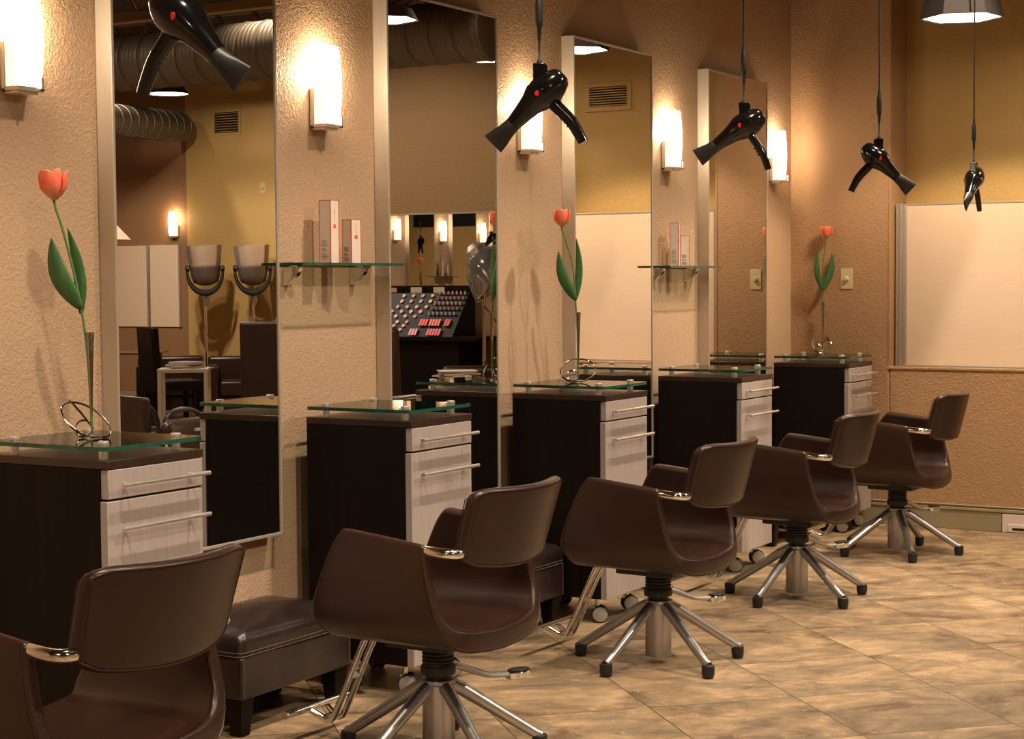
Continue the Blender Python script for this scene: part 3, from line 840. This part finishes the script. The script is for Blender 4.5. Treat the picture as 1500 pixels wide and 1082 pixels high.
# ------------------------------------------------------------------ pendants
def pendant(label, x, y, z, rw=.20, group=None, hexa=6, rot=0., h=.20, lit='disc', power=26):
    t = thing('pendant_lamp', label, 'pendant lamp', (x, y, z), rot, group)
    seg = hexa
    q = MB().lathe([(rw, 0), (rw*.80, h), (rw*.78, h), (rw*.975, .004)], seg, closed=True); q.obj('shade', 'pend_out', t, sharp=20)
    MB().lathe([(rw*.965, .006), (rw*.77, h*.97)], seg, cap=False).obj('lining', 'pend_in', t, sharp=20)
    MB().lathe([(.0, .005), (rw*.93, .005), (rw*.93, .012), (0, .012)], seg).obj('diffuser', lit, t)
    MB().cyl((0, 0, h), (0, 0, CEIL - z), .008, seg=8).obj('rod', 'truss', t)
    MB().lathe([(rw*.79, h*.98), (.02, h + .03)], seg).obj('cap', 'pend_out', t, sharp=20)
    lamp('pendant_bulb', (x, y, z - .02), power, (1, .77, .52), .12, 'SPOT', (rad(118), .25))
    return t
pendant('dark hexagonal pendant lamp hanging at the top right corner', 1.235, 9.30, 2.835, .218, rot=.35, power=120)
pendant('beige pendant lamp just entering the photo at the right edge', 1.68, 9.50, 2.615, .15, rot=.2, lit='pend_in', power=0)
pendant('lit pendant on a thin rod reflected in the first mirror', 5.15, 10.1, 2.88, .16, hexa=24, h=.05, power=30)
pendant('lit pendant seen at the right side of the second mirror', 2.05, 9.72, 2.88, .20, h=.07, rot=.5, power=14)
pendant('lit pendant seen at the left side of the second mirror', 1.86, 8.20, 2.93, .20, h=.07, rot=.3, power=14)

# ------------------------------------------------------------------ reflected lounge
def cushion_box(q, lo, hi): q.box(lo, hi)
def armchair(label, x, y, rz, group=None):
    t = thing('club_armchair', label, 'armchair', (x, y, 0), rz, group)     # faces -y
    for s in (-1, 1):
        MB().box((s*.30 - .055, -.36, .10), (s*.30 + .055, .36, .58)).obj('arm', 'leather', t, bevel=.03, seg=3)
    MB().box((-.355, .22, .10), (.355, .40, .66)).obj('back', 'leather', t, bevel=.035, seg=3)
    MB().box((-.24, -.37, .26), (.24, .22, .42)).obj('seat_cushion', 'leather', t, bevel=.03, seg=3)
    MB().box((-.24, -.33, .10), (.24, .22, .25)).obj('seat_base', 'leather', t, bevel=.01)
    for sx in (-.30, .30):
        for sy in (-.31, .33): MB().box((sx - .025, sy - .025, 0), (sx + .025, sy + .025, .10)).obj('leg', 'espresso', t)
    return t
armchair('brown club armchair left of the other, in the first mirror', 9.00, 14.42, -.71)
armchair('brown club armchair right of the other, in the first mirror', 8.26, 14.72, -.71)
armchair('brown club armchair under the clear hood in the second mirror', 3.22, 11.60, -.55).scale = (1.1, 1., 1.19)

def side_table(label, x, y, rz, w=.55, d=.40, h=.60):
    t = thing('side_table', label, 'side table', (x, y, 0), rz)
    MB().box((-w/2, -d/2, h - .035), (w/2, d/2, h)).obj('table_top', 'tabletop', t, bevel=.003)
    for sx in (-1, 1):
        for sy in (-1, 1): MB().box((sx*(w/2 - .02) - .018, sy*(d/2 - .02) - .018, 0), (sx*(w/2 - .02) + .018, sy*(d/2 - .02) + .018, h - .035)).obj('leg', 'tabletop', t, bevel=.002)
    return t
side_table('pale square side table with magazines in the first mirror', 7.25, 12.64, -.62, .47, .36, .655)
side_table('pale side table with magazines in the second mirror', 2.98, 10.72, -.60, .42, .34, .69)
def magazines(x, y, z, n, group, lab, rz0):
    for i in range(n):
        r = random.Random(i*7 + int(x*10))
        dx, dy, a = r.uniform(-.025, .025), r.uniform(-.02, .02), rz0 + r.uniform(-.35, .35)
        th = .007 + .004 * r.random()
        t = thing('magazine', lab, 'magazine', (x + dx, y + dy, z), a, group)
        MB().box((-.135, -.105, .0008), (.135, .105, th)).obj('pages', 'paper', t, bevel=.001)
        MB().box((-.137, -.107, th), (.137, .107, th + .001)).obj('cover', 'paper2' if i % 2 else 'paper', t)
        z += th + .0015
magazines(7.24, 12.65, .656, 6, 'magazines stacked on the side table in the first mirror', 'magazine in the stack on the side table in the first mirror', -.35)
magazines(2.98, 10.72, .691, 11, 'magazines stacked on the side table in the second mirror', 'magazine in the stack on the side table in the second mirror', -.5)

def tall_chair(label, x, y, rz, mat='leather', arms=True, h=1.08):
    t = thing('high_back_chair', label, 'chair', (x, y, 0), rz)     # faces -y
    MB().box((-.24, .18, .40), (.24, .26, h), R=Matrix.Rotation(-.05, 3, 'X'), org=(0, .2, .4)).obj('backrest', mat, t, bevel=.02, seg=3)
    MB().box((-.24, -.25, .40), (.24, .20, .50)).obj('seat', mat, t, bevel=.02, seg=3)
    if arms:
        for s in (-1, 1):
            MB().box((s*.27 - .035, -.24, .62), (s*.27 + .035, .22, .67)).obj('arm_pad', mat, t, bevel=.015)
            MB().cyl((s*.27, -.18, .45), (s*.27, -.18, .62), .012).obj('arm_post', 'chrome', t)
    for sx in (-.2, .2):
        for sy in (-.2, .2): MB().box((sx - .022, sy - .022, 0), (sx + .022, sy + .022, .40)).obj('leg', 'espresso', t)
    return t
tall_chair('dark high-back dining chair at the glass desk in the first mirror', 7.89, 13.20, rad(-150), 'espresso', False, 1.03)
tall_chair('dark brown high-back chair at the right side of the first mirror', 5.60, 11.89, 2.6, 'leather', False, 1.13)
tall_chair('dark brown high-back chair at the left side of the second mirror', 3.10, 10.12, rad(-170), 'leather', True, 1.14)
t = thing('glass_desk', 'dark glass topped desk at the left edge of the first mirror', 'desk', (8.95, 13.35, 0), rad(-30))
MB().box((-.6, -.35, .74), (.6, .35, .755)).obj('desk_top', 'gloss_black', t, bevel=.002)
for sx in (-.5, .5): MB().box((sx - .04, -.3, 0), (sx + .04, .3, .74)).obj('trestle', 'espresso', t, bevel=.003)

# arm loop chair
t = thing('loop_arm_chair', 'black looped-arm swivel chair low in the first mirror', 'chair', (3.37, 7.95, 0), rad(-162))
MB().box((-.23, .17, .45), (.23, .22, .79)).obj('backrest', 'leather', t, bevel=.02, seg=3)
MB().box((-.24, -.24, .40), (.24, .18, .47)).obj('seat', 'leather', t, bevel=.02, seg=3)
for s in (-1, 1):
    MB().tube(smooth_path([(s*.25, -.14, .44), (s*.275, -.16, .58), (s*.28, -.12, .68), (s*.28, -.02, .715), (s*.28, .08, .69), (s*.275, .12, .60), (s*.25, .12, .45)], 6), .018, 10, flat=(1.2, .8)).obj('arm_loop', 'rubber', t)
MB().cyl((0, 0, .05), (0, 0, .40), .025).obj('gas_post', 'chrome', t)
for k in range(5):
    a = 2*PI*k/5; MB().tube([(0, 0, .07), (.28*math.cos(a), .28*math.sin(a), .03)], [.02, .012], 8).obj('leg', 'alu', t)

# hooded dryers on stands
def hood_dryer(label, x, y, rz, z=1.50, s=1.):
    t = thing('hood_dryer', label, 'hair dryer', (x, y, 0), rz)
    # hood opens upward and toward the room, clear visor over a metal cup
    q = MB().lathe([(.205*s, .26*s), (.200*s, .20*s), (.185*s, .08*s), (.172*s, .0), (.169*s, .0), (.182*s, .08*s), (.197*s, .20*s), (.202*s, .26*s)], 32, (0, 0, z), (0.05, -.06, 1), closed=True)
    q.obj('visor', 'acrylic', t, sharp=60)
    q = MB().lathe([(.176*s, .03*s), (.174*s, .0), (.165*s, -.08*s), (.140*s, -.155*s), (.06*s, -.19*s), (.0, -.195*s)], 32, (0, 0, z), (0.05, -.06, 1))
    q.obj('metal_cup', 'hood_metal', t, sharp=60)
    pts = [(.200*s*math.cos(a), -.05, z - .0 - .275*s*abs(math.sin(a))**.85) for a in [PI*i/16 for i in range(17)]]
    MB().tube(pts, [.014 + .026*(1 - abs(i - 8)/8) for i in range(17)], 10).obj('yoke', 'matte_black', t)
    q = MB()
    for sx in (-1, 1): q.lathe([(.036*s, 0), (.036*s, .03*s), (.022*s, .045*s)], 16, (sx*.175*s, -.05, z - .0), (sx, 0, 0))
    q.obj('pivot_knob', 'matte_black', t)
    MB().cyl((0, 0, .05), (0, 0, z - .40*s), .016, seg=12).obj('pole', 'chrome', t)
    MB().tube([(0, 0, z - .42*s), (-.02, 0, z - .36*s), (.0, -.02, z - .24*s)], [.026, .03, .02], 12).obj('elbow', 'alu', t)
    for k in range(5):
        a = 2*PI*k/5; MB().tube([(0, 0, .07), (.26*math.cos(a), .26*math.sin(a), .03)], [.02, .012], 8).obj('leg', 'alu', t)
    return t
hood_dryer('clear hooded salon dryer on stand, left of two in the first mirror', 9.24, 15.30, rad(-40), 1.62)
hood_dryer('clear hooded salon dryer on stand, right of two in the first mirror', 8.78, 15.58, rad(-40), 1.62)
# tipped clear hood in the second mirror
t = thing('hood_dryer', 'large clear tilted dryer hood at the right of the second mirror', 'hair dryer', (3.50, 12.20, 0), rad(-45))
HC, HA = (.02, -.04, 1.44), (.52, .25, .82)
MB().lathe([(.235, -.02), (.230, .03), (.20, .16), (.14, .27), (.04, .33), (.0, .33), (.0, .326), (.038, .326), (.137, .266), (.197, .157), (.227, .028)], 36, HC, HA, cap=False).obj('visor', 'visor_silver', t, sharp=50)
MB().lathe([(.240, -.024), (.243, -.018), (.240, -.010), (.230, -.015)], 36, HC, HA, closed=True).obj('chrome_rim', 'chrome', t)
MB().lathe([(.08, .30), (.085, .34), (.05, .38), (.0, .385)], 24, HC, HA).obj('motor_cap', 'nickel', t)
MB().tube(smooth_path([(.10, .14, .05), (.10, .14, .9), (.10, .14, 1.35), (.14, .12, 1.55), (.20, .06, 1.72)], 5), .015, 10).obj('pole', 'chrome', t)
MB().tube(smooth_path([(.10, .12, 1.25), (.0, .08, 1.1), (-.05, .08, .9), (.0, .10, .7)], 6), .005, 8).obj('cable', 'rubber', t)
for k in range(5):
    a = 2*PI*k/5; MB().tube([(.10, .14, .06), (.10 + .20*math.cos(a), .14 + .20*math.sin(a), .03)], [.02, .012], 8).obj('leg', 'alu', t)

# makeup display in front of the wall mirror
def pan_col(rgb): 
    k = 'pan_%d_%d_%d' % tuple(int(c*99) for c in rgb)
    if k not in M: M[k] = pbr(k, rgb, .45)
    return k
t = thing('display_cabinet', 'black makeup display cabinet seen in the second mirror', 'cabinet', (4.14, 12.52, 0))
MB().box((0, .06, .0), (1.25, .44, .95)).obj('plinth', 'espresso', t, bevel=.003)
MB().box((-.24, -.02, .95), (1.29, .44, .985)).obj('ledge', 'espresso', t, bevel=.002)
SL_A = math.atan2(.36, .28)
q = MB()
q.rings([[Vector((x, 0.02, .985)), Vector((x, .40, .985)), Vector((x, .40, 1.355)), Vector((x, .30, 1.355))] for x in (.04, 1.25)])
q.obj('tester_slope', 'makeup_black', t)
q = MB()
for i in range(5): q.box((.06 + i*.24, .370, 1.355), (.27 + i*.24, .378, 1.412))
q.obj('header_card', 'makeup_black', t)
for x in (.335, .575, 1.05): MB().box((x, .366, 1.358), (x + .115, .370, 1.408)).obj('picture_card', 'carton', t)
MB().box((.84, .366, 1.362), (.90, .370, 1.402)).obj('picture_card', pan_col((.80, .42, .36)), t)
MB().box((.04, .378, 1.35), (1.25, .42, 1.414)).obj('back_board', 'makeup_black', t)
t = thing('panel_mirror', 'wide mirror above the makeup display, inside the second mirror', 'mirror', (3.98, 13., 1.42))
MB().box((0, -.018, 0), (1.22, 0, .632)).obj('mirror_glass', 'mirror', t)
MB().box((-.012, -.022, -.006), (0, 0, .640)).box((1.22, -.022, -.006), (1.232, 0, .640)).box((0, -.022, .628), (1.22, 0, .640)).obj('frame', 'mframe', t, bevel=.001)

def on_slope(s, x):     # s 0..1 up the slope
    return Vector((4.14 + x, 12.52 + .02 + .28*s - .002, .985 + .37*s + .003))
nrm = Vector((0, -.37, .28)).normalized()
cols = [(.85, .42, .36), (.80, .45, .32), (.70, .28, .30), (.85, .60, .42), (.55, .30, .25), (.50, .40, .42), (.78, .40, .22), (.60, .22, .26)]
proto = {}
cnt = 0
for row, (s, x0, x1, n) in enumerate(((.93, .40, .70, 4), (.80, .40, .70, 4), (.67, .42, .72, 4), (.56, .46, .76, 4), (.45, .50, .80, 4), (.32, .56, .86, 4), (.23, .58, .88, 4), (.14, .60, .90, 4), (.05, .62, .92, 4),
                                       (.30, .98, 1.16, 3), (.18, 1.0, 1.18, 3))):
    for i in range(n):
        c = cols[(row*3 + i*2) % len(cols)]; key = pan_col(c)
        if key not in proto:
            o = MB().lathe([(.018, 0), (.018, .004), (.0, .005)], 12, (0, 0, 0), nrm).obj('eyeshadow_pan', key); proto[key] = o
        else:
            o = proto[key].copy(); C.objects.link(o)
        o.location = on_slope(s, x0 + (x1 - x0)*i/max(1, n-1))
        tag(o, 'round colour pan on the black makeup display in the second mirror', 'makeup', 'colour pans on the makeup display')
lip = {}
for row, (s, x0, n, c) in enumerate(((.96, .07, 7, (.70, .36, .32)), (.84, .07, 7, (.50, .24, .22)), (.72, .08, 7, (.66, .40, .33)), (.60, .09, 7, (.45, .28, .26)), (.48, .10, 7, (.38, .40, .40)))):
    key = pan_col(c)
    for i in range(n):
        if key not in lip: o = MB().lathe([(.009, 0), (.009, .022), (.005, .030)], 8).obj('lipstick', key); lip[key] = o
        else: o = lip[key].copy(); C.objects.link(o)
        o.location = on_slope(s, x0 + i*.043)
        tag(o, 'small lipstick standing on the black makeup display in the second mirror', 'makeup', 'lipsticks on the makeup display')
tub = {}
for row, (s, x0, n, c) in enumerate(((.24, .12, 2, (.95, .05, .04)), (.24, .22, 4, (.95, .16, .10)), (.24, .35, 3, (.9, .07, .07)), (.02, .18, 5, (.85, .10, .16)), (.02, .42, 3, (.90, .28, .48)))):
    key = pan_col(c)
    for i in range(n):
        if key not in tub: o = MB().box((-.011, -.004, -.034), (.011, .004, .034), R=Matrix.Rotation(-.65, 3, 'X')).obj('gloss_tube', key); tub[key] = o
        else: o = tub[key].copy(); C.objects.link(o)
        o.location = on_slope(s + .06, x0 + i*.029) + nrm*.008
        tag(o, 'bright red or pink gloss tube on the black makeup display', 'makeup', 'gloss tubes on the makeup display')

# lounge blinds, sconce and low lamp seen through the first mirror
for i, (x0, x1, l) in enumerate(((10.22, 10.68, 'narrow pale wall shade right of the divider in the first mirror'), (10.72, 11.9, 'wide pale wall shade left of the divider in the first mirror'))):
    t = thing('window_shade', l, 'window shade', (x0, 15.995, .935))
    MB().box((0, -.014, 0), (x1 - x0, 0, .98)).obj('shade_cloth', 'blind', t)
    MB().box((-.02, -.03, 0), (0, 0, .98)).obj('side_rail', 'winframe', t)
sconce('lit wall sconce on the far brown wall in the first mirror', (10.28, 16., 2.02), -PI/2)
lamp('sconce_bulb', (10.28, 15.96, 2.23), 7, (1, .66, .34), .02)
t = thing('cone_lamp', 'pale cone lamp shade at the left edge of the first mirror', 'lamp', (8.22, 12.72, 1.885))
MB().lathe([(.19, 0), (.03, .17), (.028, .17), (.186, .002)], 28, closed=True).obj('cone_shade', 'orange_shade', t)
MB().cyl((0, 0, .16), (0, 0, CEIL - 1.885), .006, seg=8).obj('cord', 'rubber', t)

# opposite station row, seen twice reflected above the makeup display
OY = [5.80, 4.62, 3.52]
OG = 'reflected above the makeup display'
for k, y in enumerate(OY):
    sconce('lit wall sconce on the opposite row, reflected above the makeup display', (OX, y, 2.037), PI, 'opposite row sconces')
    lamp('sconce_bulb', (OX - .034, y, 2.235), 7.5, (1, .77, .52), .018)
for k, y in enumerate((5.22, 4.08, 2.95)):
    r = dup(mir[0], (OX, y + MW*.8/2, MZ0), PI, 'tall wall mirror of the opposite row, reflected above the makeup display', 'opposite row mirrors')
    r.scale = (1, .8, 1)
shelf('glass wall shelf on the opposite row, reflected above the makeup display', -.30, .30, loc=(OX, 4.66, 0), rz=PI)
carton('taller carton on the opposite row shelf, reflected above the makeup display', OX - .08, 4.74, .228, PI)
carton('shorter carton on the opposite row shelf, reflected above the makeup display', OX - .08, 4.60, .160, PI)
for y, l in ((5.55, 'cabinet of the opposite row with a tulip, farther right in the far mirror'), (3.32, 'cabinet of the opposite row with a tulip, farther left in the far mirror')):
    dup(cab0, (OX - CX, y + CW/2, 0), PI, 'espresso cabinet of the opposite row, reflected above the makeup display', 'opposite row cabinets')
    dup(tul0, (OX - .26, y, 1.0115), 2.2, 'coral tulip of the opposite row, reflected above the makeup display', 'opposite row tulips')
    dup(vas0, (OX - .26, y, 1.0115), 2.2, 'chrome bud vase of the opposite row, reflected above the makeup display', 'opposite row vases')
for y in (4.95, 3.75):
    dup(dry0, (OX - 1.05, y, 2.15), 1.2, 'black hair dryer of the opposite row, reflected above the makeup display', 'opposite row dryers')
q = MB().box((.3, -9., 2.75), (6.5, -8.97, 3.9)); struct(q.obj('window_2', 'dark'))

# ------------------------------------------------------------------ room light: ceiling spots over the stations, other aimed spots and added fill elsewhere
def aimed_spot(x, y, tx, ty, tz, power, ang=70, blend=.6, size=.05, z=3.9, col=(1, .82, .63)):
    o = lamp('ceiling_and_fill_spot', (x, y, z), power, col, size, 'SPOT', (rad(ang), blend)); aim(o, (tx, ty, tz)); return o
for y in (2.6, 4.15, 5.65, 7.15, 8.65):
    aimed_spot(1.75, y, .70, y + .25, .6, 230, 66)
for y in (3.4, 6.4, 9.2):
    aimed_spot(3.4, y, 2.3, y, 0, 240, 95, .8, .12)
for x, y, p in ((5.5, 6, 160), (7.5, 12.5, 150), (9.6, 13.2, 90), (6., 0, 160), (3.0, -3, 160)):
    o = lamp('ceiling_fill', (x, y, 4.15), p * 2.2, (1, .83, .65), .07, 'SPOT', (rad(160), .5))  # added soft fill for the enclosed room, no fixtures behind it
aimed_spot(3.2, 6.6, 1.4, 10.1, .7, 90, 34, .7)
aimed_spot(4.6, 10.2, 4.6, 13.0, 1.4, 170, 70, .7)
aimed_spot(2.6, 10.6, 3.3, 11.6, .5, 120, 60, .7)  # added to brighten the dark armchair area in the second mirror
aimed_spot(3.2, -4.5, 3.2, -9, 1.8, 260, 90, .7)  # added to brighten the front wall that the opposite row mirrors reflect
aimed_spot(7.5, 12.2, 8.9, 16, 1.6, 230, 60, .7)

# world: faint warm glow only
w = bpy.data.worlds.new('world'); bpy.context.scene.world = w; w.use_nodes = True
w.node_tree.nodes['Background'].inputs[0].default_value = (.9, .6, .4, 1); w.node_tree.nodes['Background'].inputs[1].default_value = .02

# ------------------------------------------------------------------ camera
AY, PT, RO = rad(30.4632), rad(2.91427), rad(-.415735)
fw = Vector((-math.sin(AY)*math.cos(PT), math.cos(AY)*math.cos(PT), -math.sin(PT)))
r0 = Vector((math.cos(AY), math.sin(AY), 0)); u0 = r0.cross(fw)
c_, s_ = math.cos(RO), math.sin(RO)
R_ = r0*c_ + u0*s_; U_ = -r0*s_ + u0*c_
cam = bpy.data.cameras.new('camera'); co = bpy.data.objects.new('camera', cam); C.objects.link(co)
co.matrix_world = Matrix(((R_.x, U_.x, -fw.x, 3.91), (R_.y, U_.y, -fw.y, 0), (R_.z, U_.z, -fw.z, 1.45889), (0, 0, 0, 1)))
cam.sensor_width = 36; cam.lens = 2554.45 * 36 / 1500; cam.clip_end = 100; cam.clip_start = .05
sc = bpy.context.scene; sc.camera = co
sc.view_settings.view_transform = 'Standard'; sc.view_settings.look = 'None'; sc.view_settings.gamma = 1
sc.view_settings.use_curve_mapping = False; sc.view_settings.exposure = .16
sc.cycles.max_bounces = 10; sc.cycles.diffuse_bounces = 4; sc.cycles.glossy_bounces = 8; sc.cycles.transparent_max_bounces = 12; sc.cycles.transmission_bounces = 4
sc.cycles.use_denoising = True; sc.cycles.sample_clamp_indirect = 4.; sc.cycles.caustics_reflective = False; sc.cycles.caustics_refractive = False
